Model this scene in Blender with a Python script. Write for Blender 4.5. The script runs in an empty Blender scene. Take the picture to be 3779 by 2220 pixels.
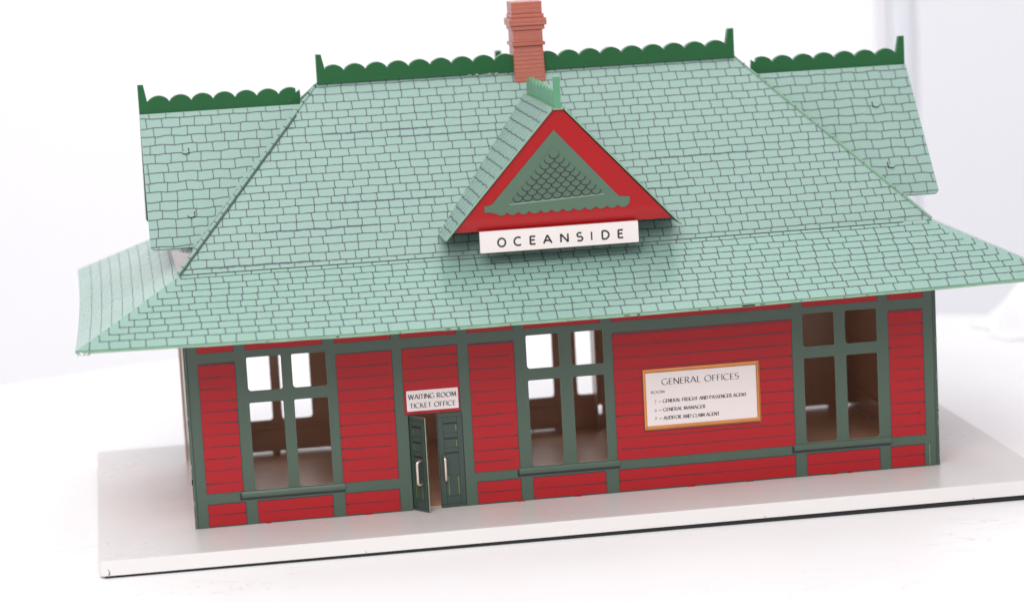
import bpy, bmesh, math, random
from mathutils import Vector, Matrix
from mathutils.geometry import tessellate_polygon
scene = bpy.context.scene
S = 0.1                       # one build unit is 10 cm: the toy's wall is 30 cm long
rnd = random.Random(7)

# ------------------------------------------------------------------ camera
cam_d = bpy.data.cameras.new("camera"); cam = bpy.data.objects.new("camera", cam_d)
scene.collection.objects.link(cam); scene.camera = cam
YAW, PIT, ROL = -0.139797, -0.162097, -0.053701
fwd = Vector((-math.sin(YAW)*math.cos(PIT), math.cos(YAW)*math.cos(PIT), math.sin(PIT)))
rt = Vector((math.cos(YAW), math.sin(YAW), 0)); up = rt.cross(fwd)
r2 = math.cos(ROL)*rt + math.sin(ROL)*up; u2 = -math.sin(ROL)*rt + math.cos(ROL)*up
mw = Matrix((r2, u2, -fwd)).transposed().to_4x4()
mw.translation = Vector((-0.21293, -10.6805, 2.57044))*S
cam.matrix_world = mw
cam_d.sensor_width = 36; cam_d.lens = 10264.8/3779*36
cam_d.clip_start = 0.02; cam_d.clip_end = 50
cam_d.dof.use_dof = True; cam_d.dof.focus_distance = 10.95*S
cam_d.dof.aperture_fstop = 9.0
scene.render.resolution_x = 1024; scene.render.resolution_y = 601

# ------------------------------------------------------------------ world, lamps, exposure
w = bpy.data.worlds.new("World"); scene.world = w; w.use_nodes = True
bg = w.node_tree.nodes['Background']; bg.inputs[0].default_value = (0.97, 0.97, 1.0, 1); bg.inputs[1].default_value = 0.66
def area(name, loc, target, size, power, col=(1, 1, 1)):
    d = bpy.data.lights.new(name, 'AREA'); d.shape = 'RECTANGLE'; d.size = size[0]; d.size_y = size[1]
    d.energy = power; d.color = col
    o = bpy.data.objects.new(name, d); scene.collection.objects.link(o)
    o.location = Vector(loc); o.rotation_euler = (Vector(target)-Vector(loc)).to_track_quat('-Z', 'Y').to_euler()
    return o
area("softbox_front", (-0.22, -1.0, 0.86), (0.14, 0.0, 0.06), (0.75, 0.6), 10.0, (1, 0.975, 0.955))
area("ceiling_light", (0.12, 0.12, 1.25), (0.15, 0.03, 0.0), (1.3, 0.9), 3.6, (1, 0.985, 0.97))
bl = area("backdrop_fill", (0.3, 0.75, 1.35), (0.35, 1.15, 0.95), (1.8, 0.3), 7.2, (0.98, 0.98, 1)); bl.data.spread = math.radians(110)  # added lamp out of view, there only to whiten the backdrop
scene.view_settings.view_transform = 'Standard'; scene.view_settings.look = 'None'
scene.view_settings.exposure = 0.12; scene.view_settings.gamma = 1

# ------------------------------------------------------------------ materials
def mat(name, col, rough=0.35, spec=0.5, var=0.0, vscale=30, bump=0.0, bscale=60, coat=0.0, metal=0.0, sss=0.0, rvar=0.0):
    m = bpy.data.materials.new(name); m.use_nodes = True; nt = m.node_tree; b = nt.nodes['Principled BSDF']
    b.inputs['Base Color'].default_value = (*col, 1); b.inputs['Roughness'].default_value = rough
    b.inputs['Specular IOR Level'].default_value = spec; b.inputs['Metallic'].default_value = metal
    if coat: b.inputs['Coat Weight'].default_value = coat; b.inputs['Coat Roughness'].default_value = 0.12
    if sss:
        b.inputs['Subsurface Weight'].default_value = sss; b.inputs['Subsurface Scale'].default_value = 0.004
        b.inputs['Subsurface Radius'].default_value = (1, 0.8, 0.6)
    tc = nt.nodes.new('ShaderNodeTexCoord')
    if var or rvar:
        n = nt.nodes.new('ShaderNodeTexNoise'); n.inputs['Scale'].default_value = vscale; n.inputs['Detail'].default_value = 5
        nt.links.new(tc.outputs['Object'], n.inputs['Vector'])
        if var:
            mx = nt.nodes.new('ShaderNodeMix'); mx.data_type = 'RGBA'
            mx.inputs['A'].default_value = (*[c*(1-var) for c in col], 1); mx.inputs['B'].default_value = (*[min(1, c*(1+var)) for c in col], 1)
            nt.links.new(n.outputs['Fac'], mx.inputs['Factor']); nt.links.new(mx.outputs['Result'], b.inputs['Base Color'])
        if rvar:
            mr = nt.nodes.new('ShaderNodeMapRange'); mr.inputs['From Min'].default_value = .3; mr.inputs['From Max'].default_value = .7
            mr.inputs['To Min'].default_value = max(.02, rough-rvar); mr.inputs['To Max'].default_value = rough+rvar
            nt.links.new(n.outputs['Fac'], mr.inputs['Value']); nt.links.new(mr.outputs['Result'], b.inputs['Roughness'])
    if bump:
        n2 = nt.nodes.new('ShaderNodeTexNoise'); n2.inputs['Scale'].default_value = bscale; n2.inputs['Detail'].default_value = 3
        nt.links.new(tc.outputs['Object'], n2.inputs['Vector'])
        bp = nt.nodes.new('ShaderNodeBump'); bp.inputs['Strength'].default_value = bump; bp.inputs['Distance'].default_value = 0.001
        nt.links.new(n2.outputs['Fac'], bp.inputs['Height']); nt.links.new(bp.outputs['Normal'], b.inputs['Normal'])
    return m
M = dict(
    roof=mat('roof_tin_mint', (.262, .428, .362), .27, .5, var=.05, vscale=35, bump=.02, bscale=45, rvar=.06),
    roof_up=mat('roof_tin_mint_upper', (.265, .402, .348), .27, .5, var=.05, vscale=35, bump=.02, bscale=45, rvar=.06),
    ink=mat('grey_violet_ink', (.085, .085, .122), .4, var=.25, vscale=200),
    edge=mat('rolled_green_edge', (.22, .36, .26), .4, var=.2, vscale=300),
    under=mat('tin_underside', (.66, .58, .52), .45),
    red=mat('red_lacquer', (.375, .012, .017), .36, .28, var=.07, vscale=90, bump=.08, bscale=120, rvar=.06),
    gred=mat('gable_red_lacquer', (.36, .007, .009), .25, .35, var=.05, vscale=40, bump=.1, bscale=50),
    trim=mat('dark_green_lacquer', (.060, .098, .071), .38, .5, var=.1, vscale=60, bump=.06, bscale=90, rvar=.08),
    gtrim=mat('gable_green_lacquer', (.078, .140, .093), .36, .5, var=.08, vscale=60, bump=.06, bscale=90),
    rim=mat('light_cut_edge', (.25, .33, .25), .4, var=.3, vscale=400),
    black=mat('black_ink', (.02, .02, .028), .45, var=.4, vscale=250),
    plank=mat('maroon_plank_ink', (.11, .013, .022), .42, var=.4, vscale=160),
    door=mat('door_dark_green', (.035, .062, .050), .36, var=.1, vscale=80),
    dline=mat('door_line_black', (.008, .012, .016), .4),
    dhi=mat('door_highlight_olive', (.12, .17, .06), .4, var=.3, vscale=500),
    brown=mat('brown_inside_lacquer', (.70, .46, .34), .22, .5, var=.15, vscale=40, bump=.1, bscale=60),
    floor=mat('brown_inside_floor', (.80, .50, .35), .38, .5, var=.15, vscale=30),
    white=mat('cream_white_enamel', (.75, .68, .665), .3, var=.03, vscale=50),
    text=mat('lettering_ink', (.03, .03, .035), .45),
    wood=mat('painted_wood_frame', (.58, .21, .045), .35, var=.25, vscale=150),
    woodhi=mat('frame_highlight_ink', (.75, .36, .12), .4), wooddk=mat('frame_shade_ink', (.16, .05, .015), .4),
    plastic=mat('dark_green_plastic', (.012, .105, .030), .36, .35, var=.12, vscale=80, sss=.3, bump=.06, bscale=150),
    plastic2=mat('green_plastic_pale', (.10, .30, .17), .3, .5, var=.2, vscale=120, sss=.25, bump=.15, bscale=200),
    base=mat('grey_white_enamel', (.74, .715, .705), .33, .5, var=.035, vscale=14, bump=.05, bscale=40, rvar=.1),
    metal=mat('nickel_wire', (.72, .62, .56), .28, metal=.85, var=.1, vscale=300),
    bare=mat('chipped_bare_tin', (.80, .78, .75), .35, metal=.35, var=.2, vscale=500),
    dark=mat('black_shade_and_rims', (.012, .012, .014), .8),
)
def chimney_mat():
    m = mat('orange_red_brick_plastic', (.41, .115, .078), .36, .5, var=.12, vscale=90, sss=.2)
    nt = m.node_tree; b = nt.nodes['Principled BSDF']; tc = nt.nodes.new('ShaderNodeTexCoord')
    wv = nt.nodes.new('ShaderNodeTexWave'); wv.wave_type = 'BANDS'; wv.bands_direction = 'Z'; wv.inputs['Scale'].default_value = 180
    wv.inputs['Distortion'].default_value = 1.2; wv.inputs['Detail'].default_value = 2; wv.inputs['Detail Scale'].default_value = 1.0
    nt.links.new(tc.outputs['Object'], wv.inputs['Vector'])
    bp = nt.nodes.new('ShaderNodeBump'); bp.inputs['Strength'].default_value = .22; bp.inputs['Distance'].default_value = .0005
    nt.links.new(wv.outputs['Fac'], bp.inputs['Height']); nt.links.new(bp.outputs['Normal'], b.inputs['Normal'])
    return m
M['sheengrey'] = mat('end_face_sheen_grey', (.36, .33, .33), .35, metal=.3, var=.3, vscale=120)
def stain_base():
    nt = M['base'].node_tree; b = nt.nodes['Principled BSDF']; tc = nt.nodes.new('ShaderNodeTexCoord')
    src = b.inputs['Base Color'].links[0].from_socket
    nz = nt.nodes.new('ShaderNodeTexNoise'); nz.inputs['Scale'].default_value = 60; nz.inputs['Detail'].default_value = 6
    nt.links.new(tc.outputs['Object'], nz.inputs['Vector'])
    for (x, y, rx, ry, amt) in ((3.03, .10, .22, .30, .55), (-.05, .55, .16, .5, .55), (-.02, -.02, .2, .12, .35), (1.0, -.02, .5, .10, .22), (2.4, -.02, .5, .07, .25)):
        mp = nt.nodes.new('ShaderNodeMapping'); mp.vector_type = 'TEXTURE'
        mp.inputs['Location'].default_value = ((x-1.489)*S, (y-.625)*S, .058*S); mp.inputs['Scale'].default_value = (rx*S, ry*S, 1)
        gr = nt.nodes.new('ShaderNodeTexGradient'); gr.gradient_type = 'SPHERICAL'
        nt.links.new(tc.outputs['Object'], mp.inputs['Vector']); nt.links.new(mp.outputs['Vector'], gr.inputs['Vector'])
        m1 = nt.nodes.new('ShaderNodeMath'); m1.operation = 'MULTIPLY'; nt.links.new(gr.outputs['Fac'], m1.inputs[0]); nt.links.new(nz.outputs['Fac'], m1.inputs[1])
        m2 = nt.nodes.new('ShaderNodeMath'); m2.operation = 'MULTIPLY'; m2.inputs[1].default_value = amt; nt.links.new(m1.outputs[0], m2.inputs[0])
        mx = nt.nodes.new('ShaderNodeMix'); mx.data_type = 'RGBA'; mx.inputs['B'].default_value = (.42, .30, .18, 1)
        nt.links.new(m2.outputs[0], mx.inputs['Factor']); nt.links.new(src, mx.inputs['A']); src = mx.outputs['Result']
    nt.links.new(src, b.inputs['Base Color'])
stain_base()
M['brick'] = chimney_mat()
M['sred'] = mat('side_red_gloss', (.50, .05, .05), .10, .6, coat=1.0)
M['brickhi'] = mat('brick_joint_highlight', (.58, .23, .17), .32, var=.3, vscale=260)

# ------------------------------------------------------------------ mesh builder
ORG = {}
class MB:
    def __init__(s): s.v = []; s.f = []; s.m = []; s.mats = []
    def mi(s, key):
        if key not in s.mats: s.mats.append(key)
        return s.mats.index(key)
    def add(s, vs, fs, key):
        k = s.mi(key); n = len(s.v); s.v += [tuple(v) for v in vs]
        for f in fs: s.f.append([n+i for i in f]); s.m.append(k)
    def box(s, a, b, key):
        x0, y0, z0 = a; x1, y1, z1 = b
        s.add([(x0,y0,z0),(x1,y0,z0),(x1,y1,z0),(x0,y1,z0),(x0,y0,z1),(x1,y0,z1),(x1,y1,z1),(x0,y1,z1)],
              [(3,2,1,0),(4,5,6,7),(0,1,5,4),(1,2,6,5),(2,3,7,6),(3,0,4,7)], key)
    def plate(s, outer, holes, P, t, kf, kb=None, kr=None, c0=0.0):
        """flat plate of outline 'outer' with holes, in (a,b); P maps (a,b,c); front at c0, back at c0-t"""
        kb = kb or kf; kr = kr or kf
        loops = [outer]+list(holes); flat = [p for l in loops for p in l]
        tris = tessellate_polygon([[Vector((p[0], p[1], 0)) for p in l] for l in loops])
        fr = [P(p[0], p[1], c0) for p in flat]
        if t == 0: s.add(fr, [tuple(x) for x in tris], kf); return
        ko, kh = kr if isinstance(kr, tuple) else (kr, kr)
        bk = [P(p[0], p[1], c0-t) for p in flat]
        s.add(fr, [tuple(x) for x in tris], kf); s.add(bk, [tuple(reversed(x)) for x in tris], kb)
        for li, l in enumerate(loops):
            n = len(l)
            vs = [P(p[0], p[1], c0) for p in l]+[P(p[0], p[1], c0-t) for p in l]
            s.add(vs, [(i, (i+1) % n, n+(i+1) % n, n+i) for i in range(n)], kh if li else ko)
    def ribbon(s, pts, w, P, c, key, inside=None):
        """painted line along pts in (a,b) with width w (number or list)"""
        n = len(pts)
        if n < 2: return
        L = []; R = []
        for i in range(n):
            a = pts[max(i-1, 0)]; b = pts[min(i+1, n-1)]
            dx, dy = b[0]-a[0], b[1]-a[1]; l = math.hypot(dx, dy) or 1
            ww = (w[i] if isinstance(w, (list, tuple)) else w)/2
            L.append((pts[i][0]-dy/l*ww, pts[i][1]+dx/l*ww)); R.append((pts[i][0]+dy/l*ww, pts[i][1]-dx/l*ww))
        fs = []
        for i in range(n-1):
            if inside is None or (inside(*pts[i]) and inside(*pts[i+1])): fs.append((i, i+1, n+i+1, n+i))
        if fs: s.add([P(p[0], p[1], c) for p in L+R], fs, key)
    def tube(s, path, r, key, n=10):
        path = [Vector(p) for p in path]; rings = []; u = None
        for i, p in enumerate(path):
            t = (path[min(i+1, len(path)-1)]-path[max(i-1, 0)]).normalized()
            if u is None: u = t.orthogonal().normalized()
            u = (u-t*u.dot(t)).normalized(); v = t.cross(u)
            rr = r[i] if isinstance(r, (list, tuple)) else r
            rings.append([p+(u*math.cos(k*2*math.pi/n)+v*math.sin(k*2*math.pi/n))*rr for k in range(n)])
        vs = [q for rg in rings for q in rg]; fs = []
        for i in range(len(path)-1):
            for k in range(n): fs.append((i*n+k, i*n+(k+1) % n, (i+1)*n+(k+1) % n, (i+1)*n+k))
        fs.append(tuple(range(n-1, -1, -1))); fs.append(tuple((len(path)-1)*n+k for k in range(n)))
        s.add(vs, fs, key)
    def build(s, name, parent=None, bevel=0, smooth=False, label=None, segs=2, origin=None):
        xs, ys, zs = zip(*s.v)
        o = Vector(origin) if origin else Vector(((min(xs)+max(xs))/2, (min(ys)+max(ys))/2, min(zs)))
        me = bpy.data.meshes.new(name)
        me.from_pydata([tuple((Vector(v)-o)*S) for v in s.v], [], s.f)
        for k in s.mats: me.materials.append(M[k])
        for p, k in zip(me.polygons, s.m): p.material_index = k
        bm = bmesh.new(); bm.from_mesh(me); bmesh.ops.remove_doubles(bm, verts=bm.verts, dist=1e-7)
        bmesh.ops.recalc_face_normals(bm, faces=bm.faces); bm.to_mesh(me); bm.free()
        if smooth:
            for p in me.polygons: p.use_smooth = True
        ob = bpy.data.objects.new(name, me); scene.collection.objects.link(ob)
        if bevel:
            md = ob.modifiers.new('bevel', 'BEVEL'); md.width = bevel*S; md.segments = segs; md.limit_method = 'ANGLE'; md.angle_limit = math.radians(40)
            md.harden_normals = False
        if parent is not None:
            ob.parent = parent; ob.location = (o-ORG[parent.name])*S
        else: ob.location = o*S
        ORG[ob.name] = o
        if label: ob['label'] = label
        return ob
def rrect(x0, z0, x1, z1, r, n=5):
    """rounded rectangle; r is one radius or four (bl, br, tr, tl)"""
    if not isinstance(r, (list, tuple)): r = (r,)*4
    P = []
    for (cx, cz, a0, q) in ((x0+r[0], z0+r[0], 180, 0), (x1-r[1], z0+r[1], 270, 1), (x1-r[2], z1-r[2], 0, 2), (x0+r[3], z1-r[3], 90, 3)):
        if r[q] <= 0: P.append((cx, cz)); continue
        for k in range(n+1):
            a = math.radians(a0+90*k/n); P.append((cx+r[q]*math.cos(a), cz+r[q]*math.sin(a)))
    return P
def wobble_rect(x0, z0, x1, z1, j=.0012, step=.03):
    P = []
    def seg(a, b):
        n = max(1, int(math.dist(a, b)/step))
        for i in range(n):
            t = i/n; P.append((a[0]+(b[0]-a[0])*t+rnd.uniform(-j, j), a[1]+(b[1]-a[1])*t+rnd.uniform(-j, j)))
    seg((x0, z0), (x1, z0)); seg((x1, z0), (x1, z1)); seg((x1, z1), (x0, z1)); seg((x0, z1), (x0, z0))
    return P
def wline(p, q, j=.0015, step=.02):
    n = max(2, int(math.dist(p, q)/step)); y = 0; out = []
    for i in range(n+1):
        t = i/n; y = y*.6+rnd.uniform(-j, j)
        out.append((p[0]+(q[0]-p[0])*t+(y if abs(q[1]-p[1]) > abs(q[0]-p[0]) else 0),
                    p[1]+(q[1]-p[1])*t+(y if abs(q[1]-p[1]) <= abs(q[0]-p[0]) else 0)))
    return out

# ------------------------------------------------------------------ lettering (drawn strokes, flared pen)
def arc(cx, cy, rx, ry, a0, a1, n=12):
    return [(cx+rx*math.cos(math.radians(a0+(a1-a0)*i/n)), cy+ry*math.sin(math.radians(a0+(a1-a0)*i/n))) for i in range(n+1)]
G = {
 'A': (.78, [[(0, 0), (.38, 1)], [(.38, 1), (.78, 0)], [(.14, .34), (.64, .34)]]),
 'C': (.80, [arc(.46, .5, .46, .5, 52, 308)]),
 'D': (.76, [[(.05, 0), (.05, 1)], [(.05, 1), (.3, 1)]+arc(.3, .5, .46, .5, 90, -90)+[(.05, 0)]]),
 'E': (.50, [[(.05, 0), (.05, 1)], [(.05, .97), (.5, .97)], [(.05, .53), (.44, .53)], [(.05, .03), (.5, .03)]]),
 'F': (.48, [[(.05, 0), (.05, 1)], [(.05, .97), (.48, .97)], [(.05, .52), (.42, .52)]]),
 'G': (.84, [arc(.46, .5, .46, .5, 52, 300)+[(.78, .1), (.78, .45)]]),
 'H': (.72, [[(.05, 0), (.05, 1)], [(.67, 0), (.67, 1)], [(.05, .52), (.67, .52)]]),
 'I': (.10, [[(.05, 0), (.05, 1)]]),
 'K': (.66, [[(.05, 0), (.05, 1)], [(.58, 1), (.07, .5)], [(.15, .58), (.66, 0)]]),
 'L': (.46, [[(.05, 1), (.05, 0)], [(.05, .03), (.46, .03)]]),
 'M': (.90, [[(.03, 0), (.12, 1)], [(.12, 1), (.45, .1)], [(.45, .1), (.78, 1)], [(.78, 1), (.87, 0)]]),
 'N': (.76, [[(.05, 0), (.05, 1)], [(.05, 1), (.71, 0)], [(.71, 0), (.71, 1)]]),
 'O': (.94, [arc(.47, .5, .44, .5, 0, 360, 22)]),
 'P': (.54, [[(.05, 0), (.05, 1)], [(.05, .98), (.25, .98)]+arc(.25, .73, .27, .25, 90, -90)+[(.05, .48)]]),
 'R': (.62, [[(.05, 0), (.05, 1)], [(.05, .98), (.25, .98)]+arc(.25, .75, .26, .23, 90, -90)+[(.05, .52)], [(.26, .52), (.62, 0)]]),
 'S': (.52, [arc(.27, .74, .23, .25, 50, 250, 9)+arc(.25, .27, .25, .27, 75, -140, 9)]),
 'T': (.60, [[(.30, 0), (.30, 1)], [(0, .97), (.6, .97)]]),
 'U': (.70, [[(.05, 1), (.05, .36)]+arc(.35, .34, .30, .33, 180, 360)+[(.65, 1)]]),
 'W': (1.1, [[(0, 1), (.28, 0)], [(.28, 0), (.55, 1)], [(.55, 1), (.82, 0)], [(.82, 0), (1.1, 1)]]),
 '2': (.48, [arc(.24, .74, .2, .25, 160, -30, 8)+[(.03, .03), (.48, .03)]]),
 '6': (.52, [[(.42, .98), (.12, .55)]+arc(.26, .29, .22, .29, 150, 510, 14)]),
 '9': (.52, [[(.10, .02), (.40, .45)]+arc(.26, .71, .22, .29, -30, 330, 14)]),
 '-': (.5, [[(.02, .42), (.48, .42)]]),
}
def letters(mb, txt, x0, x1, z0, h, P, c, key, thick=.15, gap=.17, space=.42, mono=False):
    tot = 0
    for i, ch in enumerate(txt): tot += (space if ch == ' ' else G[ch][0]+gap)
    tot -= gap; sx = (x1-x0)/tot; x = 0
    for ch in txt:
        if ch == ' ': x += space; continue
        wd, st = G[ch]
        for s_ in st:
            pts = [(x0+(x+p[0])*sx, z0+p[1]*h) for p in s_]; ws = []
            for i in range(len(pts)):
                a = pts[max(i-1, 0)]; b = pts[min(i+1, len(pts)-1)]
                th = math.atan2(b[1]-a[1], b[0]-a[0])
                ws.append(h*thick*(1 if mono else max(.38, abs(math.sin(th-math.radians(24))))))
            mb.ribbon(pts, ws, P, c, key)
        x += wd+gap

# ================================================================== THE SETTING
def plain(name, mb, key=None, label=None, **k):
    o = mb.build(name, None, **k); o['kind'] = 'structure'; return o
TZ = -.072
TZF = lambda x: -.0680-.0031*(x+.4)          # the table falls away a little under the tray towards the right
def table_mat():
    m = mat('white_table_top', (.93, .915, .925), .42, .4, var=.02, vscale=6, bump=.03, bscale=30)
    nt = m.node_tree; b = nt.nodes['Principled BSDF']; tc = nt.nodes.new('ShaderNodeTexCoord')
    # sparse scuffs and scratches
    mp = nt.nodes.new('ShaderNodeMapping'); mp.inputs['Scale'].default_value = (9, 26, 1); mp.inputs['Rotation'].default_value = (0, 0, .35)
    vo = nt.nodes.new('ShaderNodeTexNoise'); vo.inputs['Scale'].default_value = 1.6; vo.inputs['Detail'].default_value = 7; vo.inputs['Distortion'].default_value = 1.5
    nt.links.new(tc.outputs['Object'], mp.inputs['Vector']); nt.links.new(mp.outputs['Vector'], vo.inputs['Vector'])
    cr = nt.nodes.new('ShaderNodeValToRGB'); e = cr.color_ramp.elements
    e[0].position = .488; e[0].color = (0, 0, 0, 1); e[1].position = .494; e[1].color = (1, 1, 1, 1)
    k = e.new(.5); k.color = (0, 0, 0, 1)
    nt.links.new(vo.outputs['Fac'], cr.inputs['Fac'])
    n3 = nt.nodes.new('ShaderNodeTexNoise'); n3.inputs['Scale'].default_value = 14; nt.links.new(tc.outputs['Object'], n3.inputs['Vector'])
    r3 = nt.nodes.new('ShaderNodeMapRange'); r3.inputs['From Min'].default_value = .56; r3.inputs['From Max'].default_value = .66; r3.inputs['To Max'].default_value = .55
    nt.links.new(n3.outputs['Fac'], r3.inputs['Value'])
    mu = nt.nodes.new('ShaderNodeMath'); mu.operation = 'MULTIPLY'; nt.links.new(cr.outputs['Color'], mu.inputs[0]); nt.links.new(r3.outputs['Result'], mu.inputs[1])
    mx = nt.nodes.new('ShaderNodeMix'); mx.data_type = 'RGBA'; src = b.inputs['Base Color'].links[0].from_socket
    nt.links.new(mu.outputs[0], mx.inputs['Factor']); nt.links.new(src, mx.inputs['A']); mx.inputs['B'].default_value = (.42, .38, .37, 1)
    nt.links.new(mx.outputs['Result'], b.inputs['Base Color'])
    return m
M['table'] = table_mat()
M['backdrop'] = mat('white_backdrop', (.93, .92, .935), .8, .2, var=.01)
M['board'] = mat('pale_lavender_board', (.84, .83, .875), .7, .2, var=.03, vscale=3)
M['board2'] = mat('blue_white_board', (.84, .855, .90), .6, .2)
M['paper'] = mat('white_paper', (.95, .94, .96), .7, .2)
mb = MB(); n = 128
ring = [(1.67+5.33*math.cos(2*math.pi*i/n), -.87+5.33*math.sin(2*math.pi*i/n)) for i in range(n)]
mb.plate(ring, [], lambda a, b, c: (a, b, c+TZF(a)), .25, 'table', c0=0)
plain('tabletop', mb, bevel=.03)
mb = MB(); mb.box((-14, 12.0, -9), (22, 12.2, 14), 'backdrop'); plain('backdrop_wall', mb)
mb = MB(); mb.box((-16, -16, -9.2), (24, 12.4, -9.02), 'backdrop'); plain('ground', mb)

def tag(o, label, cat, group=None):
    o['label'] = label; o['category'] = cat
    if group: o['group'] = group
mb = MB()
mb.plate([(4.75, 6.0), (9.2, 5.2), (9.25, 5.3), (4.77, 6.1)], [], lambda a, b, c: (a, b, c), 14, 'board', c0=5)
o = mb.build('screen_panel', bevel=.02); tag(o, 'tall grey lavender panel standing upright behind the table at right', 'panel')
mb = MB(); mb.box((4.63, 6.16, -9.0), (5.2, 6.26, 5), 'board2'); mb.box((4.555, 6.15, -9.0), (4.60, 6.27, 5), 'board')
o = mb.build('screen_panel', bevel=.02); tag(o, 'narrow bluish white strip of panel just left of the grey lavender panel', 'panel')
# crumpled paper towards the far right of the table
mb = MB(); nu, nv = 26, 18; vs = []; fs = []
for j in range(nv+1):
    for i in range(nu+1):
        u = i/nu*2-1; v = j/nv*2-1
        h = max(0, 1-abs(u*1.25+.2*v)**1.5)*max(0, 1-v*v)*.30
        h += .02*math.sin(7*u+3*v)*(1-v*v)*(1-u*u)
        vs.append((4.44+.19*u+.03*math.sin(5*v), 3.15+.25*v+.03*math.sin(6*u), TZF(4.4)+.008+max(0, h)))
for j in range(nv):
    for i in range(nu): a = j*(nu+1)+i; fs.append((a, a+1, a+nu+2, a+nu+1))
mb.add(vs, fs, 'paper')
o = mb.build('crumpled_paper', smooth=True); tag(o, 'peaked piece of crumpled white paper on the table behind the right corner of the roof', 'paper')
md = o.modifiers.new('thick', 'SOLIDIFY'); md.thickness = .0004

# ================================================================== THE TOY STATION
root = bpy.data.objects.new('toy_station', None); scene.collection.objects.link(root)
root.location = Vector((1.5, .65, TZ))*S; ORG[root.name] = Vector((1.5, .65, TZ)); root.empty_display_size = .05
tag(root, 'tin toy railway station with mint green printed roof and red walls on a white base', 'toy station')

W = 3.0; D = 1.285; m_ = .6696
F = lambda a, b, c: (a, -c, b)                # front wall plane

# ---- base plate: pressed tray with a folded rim
BX0, BX1, BY0, BY1, BH = -.384, 3.362, -.383, 1.633, .058
mb = MB()
mb.plate(rrect(BX0, BY0, BX1, BY1, .022, 6), [], lambda a, b, c: (a, b, c), BH, 'base', c0=0)
base = mb.build('base_plate', root, bevel=.011, segs=4)
mb = MB()                                     # crack at the folded corner and small dings on the rim
F0 = lambda a, b, c: (a, BY0-c, b)
mb.ribbon([(-.352, -.030), (-.346, -.042), (-.349, -.056)], [.001, .003, .005], F0, .0006, 'black')
mb.build('rim_crack', base)
for x in (.62, 2.18, 3.02):
    mb = MB(); mb.ribbon([(x, -.050), (x+.006, -.056)], .0016, F0, .0006, 'plank'); mb.build('rim_nick', base)
mb = MB()                                     # black block painting the shade in the gap under the tray, deeper at right
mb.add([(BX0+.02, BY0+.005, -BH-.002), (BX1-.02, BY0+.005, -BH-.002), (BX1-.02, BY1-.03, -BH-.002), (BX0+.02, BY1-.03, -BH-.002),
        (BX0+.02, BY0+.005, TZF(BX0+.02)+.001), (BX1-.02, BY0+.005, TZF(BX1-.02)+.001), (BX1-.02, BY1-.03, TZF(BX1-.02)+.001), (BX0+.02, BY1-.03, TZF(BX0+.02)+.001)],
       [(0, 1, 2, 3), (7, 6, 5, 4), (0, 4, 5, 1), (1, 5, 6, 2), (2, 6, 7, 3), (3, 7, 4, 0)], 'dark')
mb.build('underside_shade', root)

# ---- front wall
BAYS = [(.236, .370, .411, .545), (1.336, 1.466, 1.516, 1.644), (2.455, 2.585, 2.630, 2.761)]
def bay_holes(b, rb=.012, rt=.006):
    h = []
    for (x0, x1) in ((b[0], b[1]), (b[2], b[3])):
        h.append(rrect(x0, .530, x1, .664, (rb*1.2, rb*.6, rt, rt)))
        h.append(rrect(x0+.001, .137, x1-.001, .484, (rb, rb, rt, rt)))
    return h
def bay_rect(b): return (b[0]-.018, .128, b[3]+.018, .680)
mb = MB()
door_hole = [(.852, .002), (1.067, .002), (1.067, .384), (.852, .384)]
outer = [(0, .002), (3, .002), (3, .95), (0, .95)]
wall_holes = [rrect(*bay_rect(b), 0) for b in BAYS]
mb.plate([(0, .002), (.852, .002), (.852, .384), (1.067, .384), (1.067, .002), (3, .002), (3, .95), (0, .95)], wall_holes, F, .008, 'trim', 'brown', ('rim', 'trim'))
LOW = [(.048, .196), (.242, .538), (.587, .803), (1.113, 1.288), (1.337, 1.631), (1.684, 2.407), (2.455, 2.758), (2.804, 2.944)]
TOP = [(.047, .188), (.234, .533), (.582, .802), (.840, 1.060), (1.103, 1.285), (1.331, 1.634), (1.679, 2.409), (2.457, 2.765), (2.808, 2.954)]
MID = [(.047, .190, .137, .651), (.583, .803, .136, .649), (.841, 1.062, .386, .650), (1.105, 1.286, .132, .648), (1.681, 2.409, .132, .646), (2.808, 2.951, .132, .649)]
def red_panel(x0, x1, z0, z1, lines, flip=False):
    mb.plate(wobble_rect(x0, z0, x1, z1), [], F, 0, 'red', c0=.0008)
    for (p, q, wd) in (((x0, z1), (x1, z1), .0028), ((x1, z0), (x1, z1), .0025), ((x0, z0), (x0, z1), .0014), ((x0, z0), (x1, z0), .0012)):
        mb.ribbon(wline(p, q, .0005), wd, F, .0012, 'black')
    for z in lines:
        z += rnd.uniform(-.003, .003); a, b = x0+.002, x1-.002
        if rnd.random() < .3: a += rnd.uniform(0, .02)
        if rnd.random() < .3: b -= rnd.uniform(0, .02)
        pts = wline((a, z), (b, z+rnd.uniform(-.0015, .0015)), .0009, .012)
        s = rnd.random(); n = len(pts); base_w = rnd.uniform(.0034, .0048)
        ws = [max(.0010, base_w*(.75+.5*(t if s > .35 else 1-t))*rnd.uniform(.75, 1.25)) for t in [i/(n-1) for i in range(n)]]
        mb.ribbon(pts, ws, F, .0013, 'plank')
        if rnd.random() < .7:              # the dark blot where a stroke ends
            x = b-.004 if s > .35 else a+.004; zz = pts[-1 if s > .35 else 0][1]
            mb.ribbon([(x-.006, zz), (x, zz+.0005), (x+.004, zz)], [.004, .0075, .003], F, .0016, 'black')
for x0, x1, z0, z1 in MID:
    L = []; z = z0+.042
    while z < z1-.006: L.append(z); z += .0466
    red_panel(x0, x1, z0, z1, L)
for x0, x1 in LOW: red_panel(x0, x1, .006, .093, [.049])
for x0, x1 in TOP: red_panel(x0, x1, .693, .83, [.74, .785])
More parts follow.
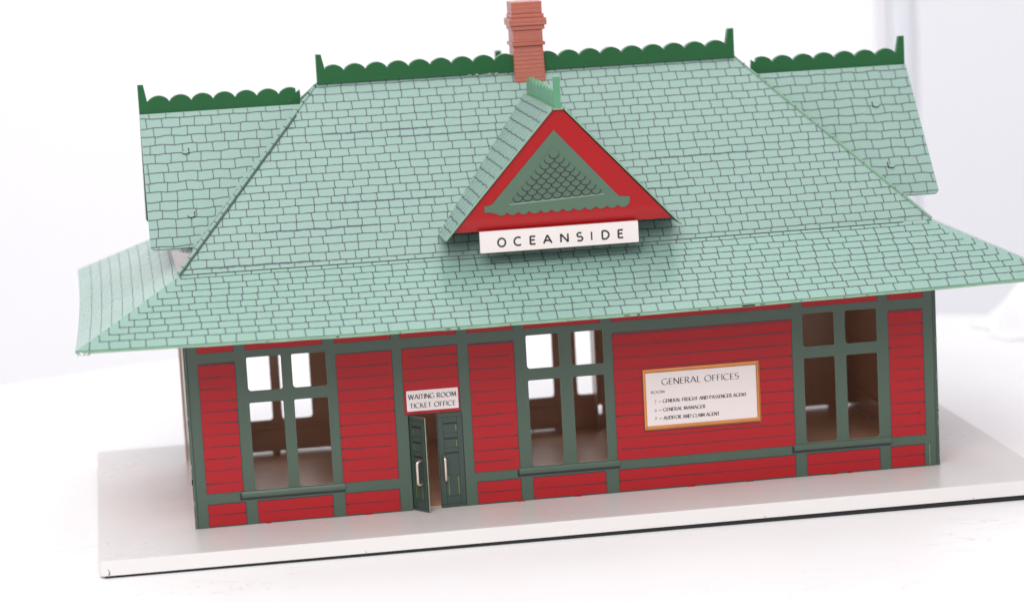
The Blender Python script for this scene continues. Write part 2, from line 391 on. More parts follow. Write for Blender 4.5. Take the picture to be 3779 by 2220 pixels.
for x in (.0065, 2.9935): mb.ribbon(wline((x, .003), (x, .9), .0002), .0022, F, .0008, 'black')
mb.ribbon([(2.965, .006), (2.965, .09)], .002, F, .0008, 'rim')
mb.ribbon([(.842, .386), (1.062, .386)], .0018, F, .0014, 'black')
for x, l in ((.27, .02), (.66, .03), (1.27, .03), (1.50, .03), (1.96, .03), (2.20, .03), (2.55, .025), (2.62, .02)):   # fixing tabs peeping at the foot
    mb.box((x, -.0035, -.004), (x+l, -.0004, .004), 'red')
fw = mb.build('front_wall', root)

# sign plates printed on the wall
mb = MB()
mb.plate(rrect(.851, .399, 1.0555, .481, .002, 2), [], F, .0006, 'white', c0=.0022)
letters(mb, 'WAITING ROOM', .8585, 1.047, .4465, .0195, F, .0028, 'text', .19)
letters(mb, 'TICKET OFFICE', .8635, 1.0435, .4115, .0190, F, .0028, 'text', .19)
mb.build('door_sign', root)
mb = MB()
mb.plate(rrect(1.797, .244, 2.271, .490, .004, 3), [rrect(1.8075, .2605, 2.257, .4755, 0)], F, .0030, 'wood', c0=.0042)
for p, q, k, wd in (((1.800, .487), (2.268, .487), 'woodhi', .0022), ((1.800, .247), (1.800, .487), 'woodhi', .0016), ((2.268, .247), (2.268, .487), 'wooddk', .0024),
                    ((1.800, .247), (2.268, .247), 'wooddk', .0026), ((1.8075, .4765), (2.257, .4765), 'wooddk', .0016), ((2.2585, .2605), (2.2585, .4755), 'wooddk', .0014),
                    ((2.257, .4755), (2.269, .488), 'wooddk', .0012), ((1.8075, .2605), (1.799, .246), 'wooddk', .0012), ((1.806, .259), (2.257, .259), 'woodhi', .0012)):
    mb.ribbon(wline(p, q, .0003), wd, F, .0046, k)
frame = mb
mb = MB()
mb.plate(rrect(1.8077, .2607, 2.2568, .4753, 0), [], F, .0008, 'white', c0=.0026)
letters(mb, 'GENERAL OFFICES', 1.873, 2.186, .4235, .0245, F, .0030, 'text', .165)
letters(mb, 'ROOM', 1.828, 1.882, .3905, .0115, F, .0030, 'text', .20)
for z, t, x1 in ((.3515, 'GENERAL FREIGHT AND PASSENGER AGENT', 2.215), (.3165, 'GENERAL MANAGER', 2.045), (.2825, 'AUDITOR AND CLAIM AGENT', 2.101)):
    letters(mb, t, 1.8745, x1, z, .0140, F, .0030, 'text', .23)
for z, t in ((.3515, '2'), (.3165, '6'), (.2825, '9')):
    letters(mb, t, 1.8395, 1.8465, z, .0135, F, .0030, 'text', .14); mb.ribbon([(1.856, z+.006), (1.868, z+.006)], .0018, F, .0030, 'text')
ob = mb.build('office_notice_board', root, label='white general offices notice board in a wooden frame')
frame.build('frame', ob)
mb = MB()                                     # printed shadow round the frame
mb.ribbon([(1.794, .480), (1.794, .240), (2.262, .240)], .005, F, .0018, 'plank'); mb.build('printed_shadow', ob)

# ---- windows: muntin frame, sill
def window(b, P, front=True, parent=root):
    mb = MB(); x0, z0, x1, z1 = bay_rect(b); e = .0001
    mb.plate([(x0+e, z0+e), (x1-e, z0+e), (x1-e, z1-e), (x0+e, z1-e)], bay_holes(b), P, .008, 'trim', 'brown', ('trim', 'rim'))
    wdw = mb.build('window', parent)
    mb = MB(); s0, s1 = b[0]-.053, b[3]+.044
    prof = [(.0001, .109), (.006, .1095), (.009, .113), (.009, .122), (.007, .129), (.0045, .1335), (.0001, .135)]
    vs = [P(x, z, c) for x in (s0, s1) for c, z in prof]; k = len(prof)
    mb.add(vs, [tuple(range(k)), tuple(range(2*k-1, k-1, -1))]+[(i, (i+1) % k, k+(i+1) % k, k+i) for i in range(k)], 'trim')
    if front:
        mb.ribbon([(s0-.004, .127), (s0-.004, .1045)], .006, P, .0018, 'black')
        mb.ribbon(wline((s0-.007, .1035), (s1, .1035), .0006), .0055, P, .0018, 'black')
    mb.build('window_sill', wdw, smooth=False)
    return wdw
for b in BAYS: window(b, F)

# ---- doors
def door(hx, hy, fx, fy, ztop, handle_t):
    """leaf from hinge (hx,hy) to free edge (fx,fy); printed side faces the viewer"""
    L = math.hypot(fx-hx, fy-hy); ax, ay = (fx-hx)/L, (fy-hy)/L
    sgn = 1 if ax > 0 else -1
    nx, ny = (ay, -ax) if sgn > 0 else (-ay, ax)
    if ny > 0: nx, ny = -nx, -ny
    P = lambda a, b, c: (hx+ax*a+nx*c, hy+ay*a+ny*c, b)
    mb = MB(); mb.plate([(0, .004), (L, .004), (L, ztop), (0, ztop)], [], P, .006, 'door', 'brown', 'rim')
    T = lambda t: t*L
    for t in (.22, .76): mb.ribbon([(T(t), .012), (T(t), .365)], .0016, P, .0006, 'dline')
    for z in (.366, .016): mb.ribbon([(T(.03), z), (T(.97), z)], .0016, P, .0006, 'dline')
    for z0, z1 in ((.302, .340), (.241, .279), (.131, .221), (.047, .131)):
        mb.ribbon([(T(.22), z1), (T(.76), z1)], .0075 if z0 != .047 else .0015, P, .0007, 'dline')
        mb.ribbon([(T(.22), z0), (T(.76), z0)], .0015, P, .0007, 'dline')
        hi = T(.27)
        if z0 != .131: mb.ribbon([(hi, z0+.006), (hi, z1-.008)], .0042, P, .0008, 'dhi')
    mb.ribbon([(T(.66), .052), (T(.66), .128)], .0042, P, .0008, 'dhi')
    mb.ribbon([(T(.97), .006), (T(.97), ztop-.002)], .0022, P, .0008, 'dline')
    mb.ribbon([(T(.01), .006), (T(.01), ztop-.002)], .003, P, .0008, 'dline')
    d = mb.build('door', root)
    a = handle_t*L; pr = .030; path = [P(a, .209, 0)]
    for k in range(5): q = math.radians(90*k/4); path.append(P(a, .209-.012*(1-math.cos(q))-.0, pr-.012+.012*math.sin(q)))
    for k in range(5): q = math.radians(90*k/4); path.append(P(a, .115+.012*(1-math.sin(q)), pr-.012+.012*math.cos(q)))
    path.append(P(a, .115, 0))
    mb = MB(); mb.tube(path, .0056, 'metal'); mb.build('handle', d, smooth=True)
    return d
door(.854, .006, .9085, -.068, .381, .74)['label'] = 'dark green door leaf swung open towards the viewer'
door(1.0665, -.001, .9645, -.004, .381, .80)

# ---- rear and side walls, interior
YB = D
Rr = lambda a, b, c: (a, YB+c, b)
RB = [(.250, .388, .430, .562), (1.498, 1.636, 1.742, 1.8115), (2.60, 2.60, 2.60, 2.60)]
mb = MB()
holes = []
for b in RB[:2]:
    for x0, x1 in ((b[0], b[1]), (b[2], b[3])): holes.append(rrect(x0, .152, x1, .60, .014 if x1 < 1.8 else (.016, .002, .002, .014)))
holes.append(rrect(1.829, .056, 1.848, .101, .009, 6))
for x0, x1 in ((.20, .378), (.412, .436), (.486, .70), (1.40, 1.53), (2.60, 2.88)):
    holes.append(rrect(x0, .0035, x1, .0125, .004, 3))
holes.append(rrect(1.535, .0035, 1.63, .0085, .002, 3)); holes.append(rrect(2.955, .0035, 2.985, .0125, .004, 3))
mb.plate([(0, -.004), (3, -.004), (3, .95), (0, .95)], holes, Rr, .008, 'trim', 'brown', 'dark')
# pressed sills and panel beads showing on the inside
for x0, x1 in ((.19, .62), (1.45, 1.70), (1.72, 1.82)):
    mb.box((x0, YB-.024, .118), (x1, YB-.0081, .130), 'brown')
for x0, x1 in ((.24, .60), (1.47, 1.69), (1.90, 2.38), (2.44, 2.80)):
    for z in (.024, .104): mb.box((x0, YB-.012, z), (x1, YB-.0081, z+.005), 'brown')
    for x in (x0, x1): mb.box((x-.005, YB-.0121, .024), (x, YB-.0082, .109), 'brown')
mb.box((1.8125, YB-.09, .004), (1.8175, YB-.0083, .60), 'brown')
mb.box((2.62, YB-.016, .115), (2.80, YB-.0083, .60), 'brown'); mb.box((2.93, YB-.03, .012), (2.955, YB-.0083, .60), 'brown')
mb.build('rear_wall', root)
for sx in (0, 1):
    P = (lambda a, b, c: (-c+.0085, a, b)) if sx == 0 else (lambda a, b, c: (W-.0085+c, a, b))
    mb = MB()
    mb.plate([(.0085, .002), (D-.0085, .002), (D-.0085, .95), (.0085, .95)], ([rrect(.40, .14, .60, .60, .012), rrect(.64, .14, .78, .60, .012)] if sx else []), P, .008, 'sred', 'brown', 'rim')
    for a0, a1, z0, z1 in (() if sx == 0 else ()) or ((.009, .03, .004, .9), (D-.03, D-.009, .004, .9), (.03, D-.03, .645, .692), (.03, D-.03, .095, .135), (.43, .495, .135, .645), (.785, .85, .135, .645)):
        mb.plate([(a0, z0), (a1, z0), (a1, z1), (a0, z1)], [], P, 0, 'trim', c0=.0008)
    for k in range(11):
        z = .18+.0466*k
        if z < .64:
            for a0, a1 in ((.032, .428), (.852, D-.032)): mb.ribbon(wline((a0, z), (a1, z)), .003, P, .0012, 'plank')
    if sx == 1:
        mb.box((W-.03, .3, .10), (W-.017, D-.05, .112), 'brown'); 
        mb.plate([(.35, .004), (D-.04, .004), (D-.04, .012), (.35, .012)], [], lambda a, b, c: (W-.018-c, a, b), 0, 'base')
    mb.build('side_wall', root)
for x in (-.0005, 3.0005):                         # rolled corner seams with worn paint
    mb = MB(); mb.box((min(x, x+(.006 if x > 1 else -.006)), -.002, .002), (max(x, x+(.006 if x > 1 else -.006)), .010, .93), 'trim')
    for k in range(9):
        z = rnd.uniform(.03, .6); mb.box((x-.0072 if x < 1 else x+.002, -.0032, z), (x-.003 if x < 1 else x+.0068, -.0005, z+rnd.uniform(.006, .03)), 'rim')
    mb.build('corner_seam', root)
mb = MB(); mb.box((.0095, .028, -.001), (W-.0095, D-.0090, .003), 'floor'); mb.build('inner_floor', root)

# ================================================================== ROOF
E_, ZE, ZK, ZR, RI = .4065, .8115, 1.010, 1.6537, .6296
BY = 2*m_                                          # the roof is symmetric about the ridge
def sag(x, y, z):
    """slight bow of the pressed tin"""
    if z < ZK:
        t = (ZK-z)/(ZK-ZE); u = (x-1.5)/(1.5+E_)
        if y < .3 and -E_ < x < W+E_: z += -.019*t*(1-u*u)-.007*(1-u*u)*(1-t)
        v = (y-m_)/(m_+E_)
        if x < .2: x += .012*t*max(0, 1-v*v)
    elif y < m_:
        t = 1-(z-ZK)/(ZR-ZK); u = (x-1.5)/1.5; z += -.007*t*(1-u*u)
    return (x, y, z)
def roof_panel(mb, A0, A1, B0, B1, key, t=.007, row=.042, tile=.065, steps=False, joints=True, deform=sag, nx=48, ny=14, inkw=.0034, c=.0011, thickrows=0, kback='under', kedge='edge'):
    """trapezoid: A0-A1 is the lower edge, B0-B1 the upper edge; tiles are drawn in ink on the tin"""
    A0, A1, B0, B1 = map(Vector, (A0, A1, B0, B1))
    ax = (A1-A0).normalized(); nrm = ax.cross(B0-A0).normalized()
    if nrm.z < 0: nrm = -nrm
    up_ = nrm.cross(ax)
    if up_.dot(B0-A0) < 0: up_ = -up_
    L = (A1-A0).length; H = (B0-A0).dot(up_); l1 = (B0-A0).dot(ax); r1 = (B1-A0).dot(ax)
    lf = lambda b: l1*b/H; rf = lambda b: L+(r1-L)*b/H
    def P(a, b, c):
        v = A0+ax*a+up_*b; v = Vector(deform(*v)); return v+nrm*c
    for off, k in ((0, key), (-t, kback)):
        vs = []; fs = []
        for j in range(ny+1):
            b = H*j/ny
            for i in range(nx+1): vs.append(P(lf(b)+(rf(b)-lf(b))*i/nx, b, off))
        for j in range(ny):
            for i in range(nx): q = j*(nx+1)+i; fs.append((q, q+1, q+nx+2, q+nx+1))
        mb.add(vs, fs, k)
    vs = []
    for i in range(nx+1): vs += [P(L*i/nx, 0, 0), P(L*i/nx, 0, -t)]
    mb.add(vs, [(2*i, 2*i+2, 2*i+3, 2*i+1) for i in range(nx)], kedge)
    inside = lambda a, b: lf(b)+.003 <= a <= rf(b)-.003 and .001 <= b <= H-.001
    # rows of wobbly lines
    nr = int(H/row); hs = []; b = H-.022
    while b > .010: hs.append(b); b -= row*rnd.uniform(.93, 1.07)
    prev_top = H
    for b in hs+[-.02]:
        if b > 0:
            a0, a1 = lf(min(H, b if not steps else b+row))+.004, rf(min(H, b if not steps else b+row))-.004
            a = a0; pts = []; wv = 0; ph = rnd.uniform(0, 6)
            while a < a1:
                wv = wv*.7+rnd.uniform(-.0008, .0008)
                pts.append((a, b+wv+.0006*math.sin(a*9+ph)+.0008*math.sin(a*47+ph*2))); a += .0105
            thick_zone = rnd.uniform(0, L) if rnd.random() < .4*thickrows else None
            ws = [inkw*rnd.uniform(.65, 1.15)*(1.9 if thick_zone is not None and abs(p[0]-thick_zone) < .22 else 1) for p in pts]
            mb.ribbon(pts, ws, P, c, 'ink', inside)
            yb = lambda a, pts=pts, a0=a0: pts[max(0, min(len(pts)-1, int((a-a0)/.0105)))][1]
        else: yb = lambda a: -.01
        if joints:
            hb = max(b, .0)
            la = lf(hb)+rnd.uniform(.2, .9)*tile
            if steps: la = lf(min(H, prev_top))+.006
            a = la
            ra = rf(hb)-.012 if not steps else rf(min(H, prev_top))
            while a < ra+ (.004 if steps else 0):
                z0 = yb(a); z1 = prev_top if not callable(prev_top) else prev_top
                lean = rnd.uniform(-.003, .003); bow = rnd.uniform(-.002, .002); pts = []
                zt = prev_yb(a) if prev_top < H else H-.002
                for k in range(5):
                    t_ = k/4; pts.append((a+lean*(t_-.5)+bow*math.sin(math.pi*t_), max(z0, .0012)+(zt-max(z0, .0012))*t_))
                mb.ribbon(pts, [inkw*1.35, inkw*.8, inkw*.75, inkw*.8, inkw*1.3], P, c+.0003, 'ink', inside)
                a += tile*rnd.uniform(.82, 1.2)
        prev_top = b; prev_yb = yb
    return P

mb = MB()
kx = 0.0
# lower flare: four mitred sides, tucked a hair beneath the upper roof
zk = ZK-.004
c1, c2, c3, c4 = (-E_, -E_, ZE), (W+E_, -E_, ZE), (W+E_, BY+E_, ZE), (-E_, BY+E_, ZE)
k1, k2, k3, k4 = (kx, 0, zk), (W-kx, 0, zk), (W-kx, BY, zk), (kx, BY, zk)
roof_panel(mb, c1, c2, k1, k2, 'roof', steps=True, inkw=.0043, nx=60, row=.0415)
roof_panel(mb, c4, c1, k4, k1, 'roof', joints=False, inkw=.0022, row=.047, nx=30)
roof_panel(mb, c3, c2, k3, k2, 'roof', joints=True, nx=30)
roof_panel(mb, c4, c3, k4, k3, 'roof', joints=True, nx=30)
lower = mb.build('lower_roof', root, smooth=False)
# folded lip under the eave, worn to bare tin in places
mb = MB()
def lip(p, q, n=40):
    vs = []
    p, q = Vector(p), Vector(q)
    out = Vector((0, 0, 1)).cross((q-p).normalized())
    for i in range(n+1):
        v = Vector(sag(*(p+(q-p)*i/n))); j = rnd.uniform(-.0012, .0012)
        vs += [v-Vector((0, 0, .0035)), v-Vector((0, 0, .0125+j)), v-Vector((0, 0, .0125+j))-out*.006, v-Vector((0, 0, .0035))-out*.006]
    fs = []
    for i in range(n):
        for a, b in ((0, 1), (1, 2), (2, 3), (3, 0)): fs.append((4*i+a, 4*i+b, 4*i+4+b, 4*i+4+a))
    fs += [(0, 1, 2, 3), (4*n+3, 4*n+2, 4*n+1, 4*n)]
    mb.add(vs, fs, 'edge')
g = .004
lip((-E_+g, -E_+g*.5, ZE), (W+E_-g, -E_+g*.5, ZE)); lip((W+E_-g, -E_+g, ZE), (W+E_-g, BY+E_-g, ZE))
lip((W+E_-g, BY+E_-g, ZE), (-E_+g, BY+E_-g, ZE)); lip((-E_+g, BY+E_-g, ZE), (-E_+g, -E_+g, ZE))
for x, l, k in ((.56, .012, 'bare'), (.975, .018, 'bare'), (1.02, .008, 'bare'), (1.22, .006, 'black'), (1.44, .006, 'black'), (1.53, .006, 'black'), (1.66, .022, 'bare'), (1.71, .010, 'bare'),
                (1.95, .007, 'black'), (2.02, .006, 'black'), (2.12, .05, 'bare'), (2.19, .02, 'bare'), (2.35, .005, 'black'), (2.52, .006, 'black'), (2.61, .006, 'black'), (2.78, .006, 'black'), (.3, .006, 'bare'), (.8, .005, 'bare')):
    v = sag(x, -E_, ZE); h = rnd.uniform(.003, .006) if k == 'bare' else .004
    mb.box((x, -E_-.004, v[2]-.008 - h/2), (x+l, -E_-.0015, v[2]-.008+h/2), k)
mb.build('eave_lip', lower)
# crushed bare corner of the flare
mb = MB()
cx, cy_, cz = c1; cz -= .006
for k in range(26):
    t = rnd.random(); x = cx+.004+t*.052+rnd.uniform(-.003, .003); y = cy_-.004+rnd.uniform(-.004, .006); z = cz-.006+rnd.uniform(-.010, .008)*(1-.4*t)
    r = rnd.uniform(.004, .0085); q = [Vector((rnd.gauss(0, 1), rnd.gauss(0, 1), rnd.gauss(0, 1))).normalized()*r for _ in range(4)]
    mb.add([Vector((x, y, z))+v for v in q], [(0, 1, 2), (0, 2, 3), (0, 3, 1), (1, 3, 2)], 'bare' if k % 3 else 'edge')
mb.build('crushed_corner', lower)

# upper hipped roof
mb = MB()
u1, u2, u3, u4 = (kx, 0, ZK), (W-kx, 0, ZK), (W-kx, BY, ZK), (kx, BY, ZK)
t1, t2 = (RI, m_, ZR), (W-RI, m_, ZR)
PU = roof_panel(mb, u1, u2, t1, t2, 'roof_up', row=.0405, tile=.063, nx=60, ny=20, thickrows=1, inkw=.0038, t=.003, kedge='roof_up')
roof_panel(mb, u4, u1, t1, t1, 'roof_up', joints=True, row=.042, nx=20)
roof_panel(mb, u2, u3, t2, t2, 'roof_up', joints=True, row=.042, nx=20)
roof_panel(mb, u3, u4, t2, t1, 'roof_up', joints=True, row=.042, nx=30)
# specks of lost paint
for k in range(26):
    a = rnd.uniform(.5, 2.5); b = rnd.uniform(.05, .85)
    if not (.6 < b and False):
        r = rnd.uniform(.0010, .0021); mb.add([PU(a+r*math.cos(q), b+r*math.sin(q), .0018) for q in (0, 1.3, 2.4, 3.6, 5)], [(0, 1, 2, 3, 4)], 'white')
upper = mb.build('hip_roof', root)
mb = MB()
for k in range(22):                       # torn tin by the ridge
    x = rnd.uniform(1.24, 1.37); r = rnd.uniform(.002, .006)
    q = [Vector((rnd.gauss(0, 1)*1.8, rnd.gauss(0, .6), rnd.gauss(0, .8)))*r*.7 for _ in range(4)]
    mb.add([Vector((x, m_-.022, ZR-.004))+v for v in q], [(0, 1, 2), (0, 2, 3), (0, 3, 1), (1, 3, 2)], 'bare' if k % 2 else 'edge')
mb.build('torn_seam', upper)
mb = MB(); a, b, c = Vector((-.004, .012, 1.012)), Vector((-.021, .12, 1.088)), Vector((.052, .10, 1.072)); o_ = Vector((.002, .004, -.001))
mb.add([a, b, c, a+o_, b+o_, c+o_], [(0, 1, 2), (5, 4, 3), (0, 3, 4, 1), (1, 4, 5, 2), (2, 5, 3, 0)], 'sheengrey'); mb.build('end_face_sheen', upper)  # pale triangle painting the glancing reflection on the roof's end face
for (p, q, r, tick) in ((u1, t1, .0068, True), (u2, t2, .0055, False), (u3, t2, .006, False), (u4, t1, .006, False)):
    mb = MB(); p, q = Vector(p), Vector(q); n = 40
    nn = Vector((0, 0, 1)); off = Vector((0, -.001, .003))
    path = [p+(q-p)*i/n+off+Vector((rnd.uniform(-.0006, .0006), 0, rnd.uniform(-.0006, .0006))) for i in range(n+1)]
    mb.tube(path, [r*(1 if i < n*.8 else 1-.5*(i-n*.8)/(n*.2)) for i in range(n+1)], 'roof_up' if tick else 'edge', 8)
    k = 22 if tick else 26
    if tick:
        mb.tube([v+Vector((.0085, -.004, -.002)) for v in path[:34]], .0032, 'trim', 6)  # thin dark tube painting the shadow along the right of the seam
    for i in range(k):
        t = (i+.6)/k; v = p+(q-p)*t+off; d = (q-p).normalized()
        if tick or rnd.random() < .45:
            mb.tube([v-d*.0016, v+d*.0016], r*1.07, 'black' if tick else 'trim', 8)
    mb.build('hip_seam', upper, smooth=False)

# ---- cresting
def crest_profile(x0, x1, zb, base, posts, start, pitch=.0887, arch=.026, post_h=.120, cut0=0, cut1=0):
    """outline in (x,z): finial posts at either end, scallops between"""
    pts = [(x0+cut0, zb), (x1-cut1, zb)]
    if posts[1]: pts += [(x1, zb+post_h), (x1-.023, zb+post_h-.001), (x1-.034, zb+base+.010), (x1-.036, zb+base+.004)]
    else: pts += [(x1+.004, zb+base-.012), (x1+.002, zb+base+.014), (x1-.014, zb+base+.002)]
    lo = x0+(.036 if posts[0] else .014); hi = x1-(.036 if posts[1] else .014)
    mid = []; k = -40; x = start-40*pitch
    while x < hi:
        for i in range(13):
            t = i/13; xx = x+pitch*t
            if lo < xx < hi: mid.append((xx, zb+base+arch*math.sin(math.pi*t)**.62))
        x += pitch
    pts += list(reversed(mid))
    if posts[0]: pts += [(x0+.036, zb+base+.004), (x0+.034, zb+base+.010), (x0+.021, zb+post_h-.001), (x0, zb+post_h)]
    else: pts += [(x0+.014, zb+base+.002), (x0-.002, zb+base+.014), (x0-.004, zb+base-.012)]
    return pts
def cresting(P, prof, t, key, parent):
    mb = MB(); mb.plate(prof, [], P, t, key, c0=t/2); return mb.build('cresting', parent, bevel=.0035, segs=2)
PR = lambda a, b, c: (a, m_-c, b)
cresting(PR, crest_profile(RI, W-RI, ZR-.002, .049, (1, 1), 1.008), .034, 'plastic', root)

# ---- chimney
mb = MB()
def blk(x0, x1, z0, z1, e=0): mb.box((x0, .624-e, z0), (x1, .758+e, z1), 'brick')
blk(1.440, 1.566, 1.885, 1.936); blk(1.4365, 1.572, 1.867, 1.8855, .005); blk(1.427, 1.581, 1.838, 1.868, .013)
blk(1.434, 1.573, 1.820, 1.8385, .007); blk(1.441, 1.564, 1.770, 1.8205); blk(1.434, 1.572, 1.7555, 1.771, .008)
mb.add([(1.441, .630, 1.756), (1.564, .630, 1.756), (1.564, .752, 1.756), (1.441, .752, 1.756), (1.4385, .618, 1.57), (1.568, .618, 1.57), (1.568, .764, 1.57), (1.4385, .764, 1.57)],
       [(0, 1, 2, 3), (7, 6, 5, 4), (0, 4, 5, 1), (1, 5, 6, 2), (2, 6, 7, 3), (3, 7, 4, 0)], 'brick')
z = 1.628
FC = lambda a, b, c: (a, .6225-(1.66-b)*.05-c, b)
chim = mb.build('chimney', root, bevel=.0038, segs=3)
mb = MB()
while z < 1.752:
    mb.ribbon(wline((1.449, z-.001), (1.556, z+.001), .0008, .006), [rnd.uniform(.0008, .0022) for _ in range(40)], lambda a, b, c: (a, .618+(b-1.57)*.0645-c, b), .0006, 'brickhi'); z += .0152
for z in (1.786, 1.801, 1.846, 1.857, 1.902, 1.918):
    e = .013 if 1.838 < z < 1.868 else 0
    mb.ribbon(wline((1.449, z), (1.557, z+.001), .0006, .006), [rnd.uniform(.0006, .0018) for _ in range(40)], lambda a, b, c: (a, .624-e-c, b), .0007, 'brickhi')
mb.build('joint_highlight', chim)  # lighter lines painting the highlights on the joint relief

# ---- dormers: one gabled piece on each side of the roof
def dormer(Q, zr, hw, dh, dout, R, sign, label):
    """Q maps (w lateral, d outwards, h height) to the world"""
    din = lambda h: -(h-ZK)/(ZR-ZK)*R-.012
    mb = MB(); RC = .025; hw -= RC; Ls = math.hypot(hw, dh); T = .007
    for s in (-1, 1):
        # outline in (a = depth, t = down the slope)
        nrm = (s*dh/Ls, hw/Ls)                         # outward normal in (w,h)
        def P(a, b, c, s=s, nrm=nrm): return Q(s*(RC+hw*b/Ls)+nrm[0]*c, a, zr-dh*b/Ls+nrm[1]*c)
        dr = lambda b: din(zr-dh*b/Ls)
        rr = .020 if not sign else .006
        out = [(dout, 0.0)]
        out += [(dout-rr+rr*math.cos(math.radians(q)), Ls-rr+rr*math.sin(math.radians(q))) for q in range(0, 91, 15)]
        out += [(dr(Ls), Ls), (dr(0), 0.0)]
        mb.plate(out, [], P, T, 'roof_up', 'trim', 'edge')
        # printed tiles
        inside = lambda a, b: dr(b)+.016 <= a <= dout-.0005 and .001 < b < Ls-.001
        b = .026; row = .0447; prev = None; pb = .0
        while b < Ls+row:
            pts = []; a = -.66; wv = 0; ph = rnd.uniform(0, 6); am = .0018 if not sign else .0014
            while a < dout: wv = wv*.6+rnd.uniform(-.0012, .0012); pts.append((a, b+wv+am*math.sin(a*52+ph))); a += .0105
            pts.append((dout-.001, pts[-1][1]))
            if b < Ls-.008: mb.ribbon(pts, .0038 if not sign else .0042, P, .0012, 'ink', inside)
            a = dout-rnd.uniform(.15, 1)*.067
            while a > -.66:
                i0 = max(0, min(len(pts)-1, int((a+.66)/.0105))); top = prev[i0][1] if prev else .004; bot = pts[i0][1] if b < Ls-.004 else Ls-.002
                lean = rnd.uniform(-.004, .004); mm = (a+rnd.uniform(-.002, .002), (top+bot)/2)
                mb.ribbon([(a-lean/2, top), mm, (a+lean/2, bot)], [.0036, .0026, .0036], P, .0015, 'ink' , inside)
                a -= .067*rnd.uniform(.82, 1.2)
            prev = pts; b += row*rnd.uniform(.93, 1.07)
        if not sign and s == -1 or (not sign and s == 1):
            for tw, tz in ((.115, 0), (.43, 0)):       # bent locking tabs with their slot
                a0 = dout-.170; b0 = tw+.083 if tw < .2 else tw+.076
                mb.ribbon([(a0-.014, b0-.016), (a0-.014, b0+.014)], .0045, P, .0016, 'black', None)
                arcp = [(a0+.014*math.cos(q), b0+.014*math.sin(q)) for q in [math.radians(v) for v in range(0, 181, 20)]]
                mb.plate(arcp, [], lambda a, b, c, P=P, b0=b0: P(a, b, c+.35*(b-b0)), .003, 'roof_up', 'roof_up', 'edge', c0=.0035)
                mb.ribbon(arcp[:8], .0030, P, .0017, 'black', None)  # black arc painting the shadow under the tab's curved lip
    vs = [Q(w_, a, h) for w_, a in ((-RC, dout), (RC, dout), (RC, din(zr)), (-RC, din(zr))) for h in (zr-.001, zr-T)]
    mb.add(vs, [(0, 2, 4, 6), (7, 5, 3, 1), (0, 1, 3, 2)], 'edge')
    body = mb.build('dormer', root, label=label)
    df = dout-.013
    PF = lambda a, b, c: Q(a, df+c, b)
    ax = .017; zt = zr-.0075; zb = zr-dh+.0235; wb = hw-.013
    mb = MB()
    zf = zr-.405; wf = ax+(wb-ax)*(zt-zf)/(zt-zb)
    PG = lambda a, b, c: PF(a, b, c-(.013*(1-math.cos(min(1, (zf-b)/(zf-zb))*1.3)) if b < zf else 0))
    ws_ = [(wf+(wb-wf)*t/5, zf+(zb-zf)*t/5) for t in range(6)]
    for (a, za), (b, zb_) in zip(ws_, ws_[1:]):
        mb.add([PG(-a, za, 0), PG(a, za, 0), PG(b, zb_, 0), PG(-b, zb_, 0), PG(-a, za, -.006), PG(a, za, -.006), PG(b, zb_, -.006), PG(-b, zb_, -.006)], [(0, 1, 2, 3), (7, 6, 5, 4)], 'gred')
    mb.plate([(-wf, zf), (wf, zf), (ax, zt), (-ax, zt)], [], PF, .006, 'gred', 'brown', 'edge')
    gp = mb.build('gable_panel', body)
    # green pressed trim with ears and a scalloped foot
    o = [(-.019, zr-.085), ]
    zb2 = zr-.390
    o = [(-.286, zr-.361), (-.306, zr-.361), (-.307, zr-.386), (-.281, zr-.388)]
    n = 12; p = .0435; xs = -.262
    for k in range(n):
        for i in range(1, 8): t = i/8; o.append((xs+p*(k+t), zr-.393-.010*math.sin(math.pi*t)))
        o.append((xs+p*(k+1), zr-.392))
    o += [(.264, zr-.385), (.266, zr-.364), (.222, zr-.358), (-.021, zr-.085)]
    o.append((-.274, zr-.355))
    if not sign: o = [(x+.021, z) for x, z in o]
    mb = MB(); mb.plate(o, [], PF, .0038, 'gtrim', c0=.0042)
    c0 = .0046; sh = 0 if sign else .021
    tri = [(-.030+sh, zr-.147), (-.209+sh, zr-.362), (.166+sh, zr-.346)]
    mb.ribbon([tri[0], tri[1]], .0016, PF, c0, 'trim'); mb.ribbon([tri[0], tri[2]], .0016, PF, c0, 'trim'); mb.ribbon([tri[1], tri[2]], .0032, PF, c0, 'rim')
    rows = 9
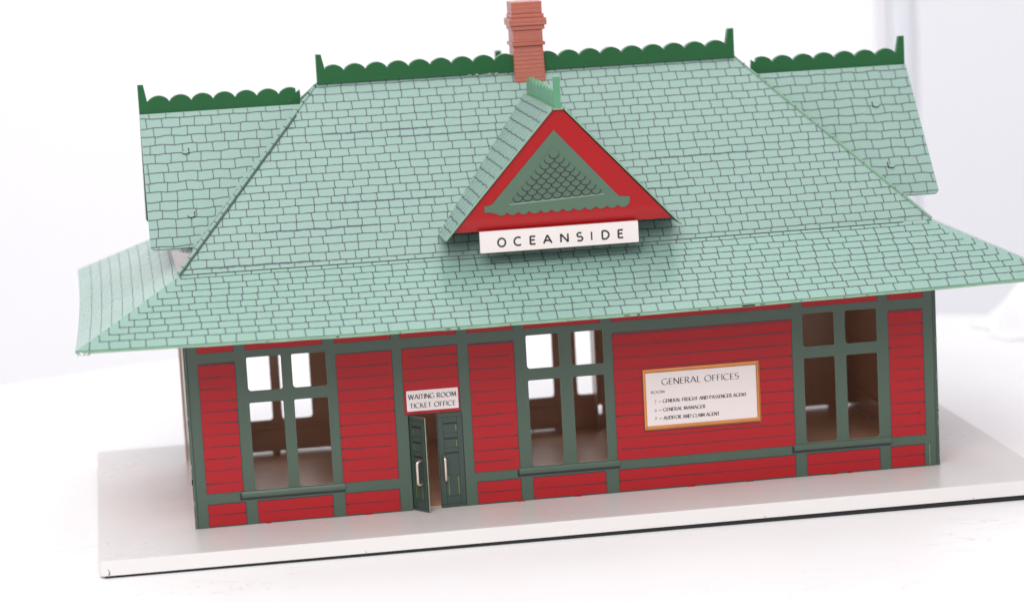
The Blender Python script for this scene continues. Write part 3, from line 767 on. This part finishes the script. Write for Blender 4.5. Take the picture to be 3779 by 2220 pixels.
    for r in range(rows):
        cw = .0385; nn = r+1; zc = zr-.178-.0192*r
        sl = .0012*r
        for k in range(nn):
            xc = -.024+sh+(k-(nn-1)/2)*cw+r*.0005
            pts = [(xc+cw*.5*math.cos(q), zc+.003*(xc+.02)/.1+.019*math.sin(q)*.95) for q in [math.radians(v) for v in range(180, 361, 18)]]
            pts = [(x+rnd.uniform(-.0005, .0005), z+rnd.uniform(-.0005, .0005)) for x, z in pts]
            mb.ribbon(pts, .0042, PF, c0+.0002+.0001*((k+r) % 2), 'black')
    mb.build('gable_trim', body)
    # cresting
    inner = -din(zr)-.012
    prof = crest_profile(-inner, dout-.0, zr-.002, .046, (0, 1), dout-.036, pitch=.0887 if not sign else .082, post_h=.120 if not sign else .122)
    if not sign:                                       # cut back along the hip
        prof[0] = (prof[0][0]-.0, prof[0][1])
    cresting(lambda a, b, c: Q(c, a, b), prof, .026 if not sign else .024, 'plastic2' if sign else 'plastic', body)
    if sign:
        mb = MB(); mb.plate(rrect(-.333, zr-.541, .290, zr-.458, .003, 3), [], PF, .016, 'white', c0=.022)
        sg = mb.build('name_sign', body, bevel=.003, segs=2)
        mb = MB(); cs = [(587, 638), (692, 738), (792, 828), (880, 932), (988, 1040), (1093, 1132), (1184, 1194), (1255, 1300), (1358, 1392)]
        x0, x1 = 1.227-1.491, 1.720-1.491
        for ch, (a, b) in zip('OCEANSIDE', cs):
            f = lambda v: x0+(v-587)/(1392-587)*(x1-x0)
            if ch == 'I': mb.ribbon([(f(1189), zr-.520), (f(1189), zr-.488)], .006, PF, .0226, 'text'); continue
            letters(mb, ch, f(a), f(b), zr-.520, .032, PF, .0226, 'text', .22, mono=True)
        mb.build('lettering', sg)
    return body
dormer(lambda w_, d, h: (1.491+w_, -d, h), 1.5647, .468, .483, .130, .6696, True, 'front dormer with the white name sign under its red gable')
dormer(lambda w_, d, h: (1.491-w_, BY+d, h), 1.5647, .468, .483, .130, .6696, False, 'rear dormer, only its ridge post showing')
dormer(lambda w_, d, h: (-d, m_-w_, h), 1.5765, .458, .494, .0975, RI, False, 'left end dormer with bent locking tabs')
dormer(lambda w_, d, h: (W+d, m_+w_, h), 1.5765, .458, .494, .1010, RI, False, 'right end dormer with bent locking tabs')
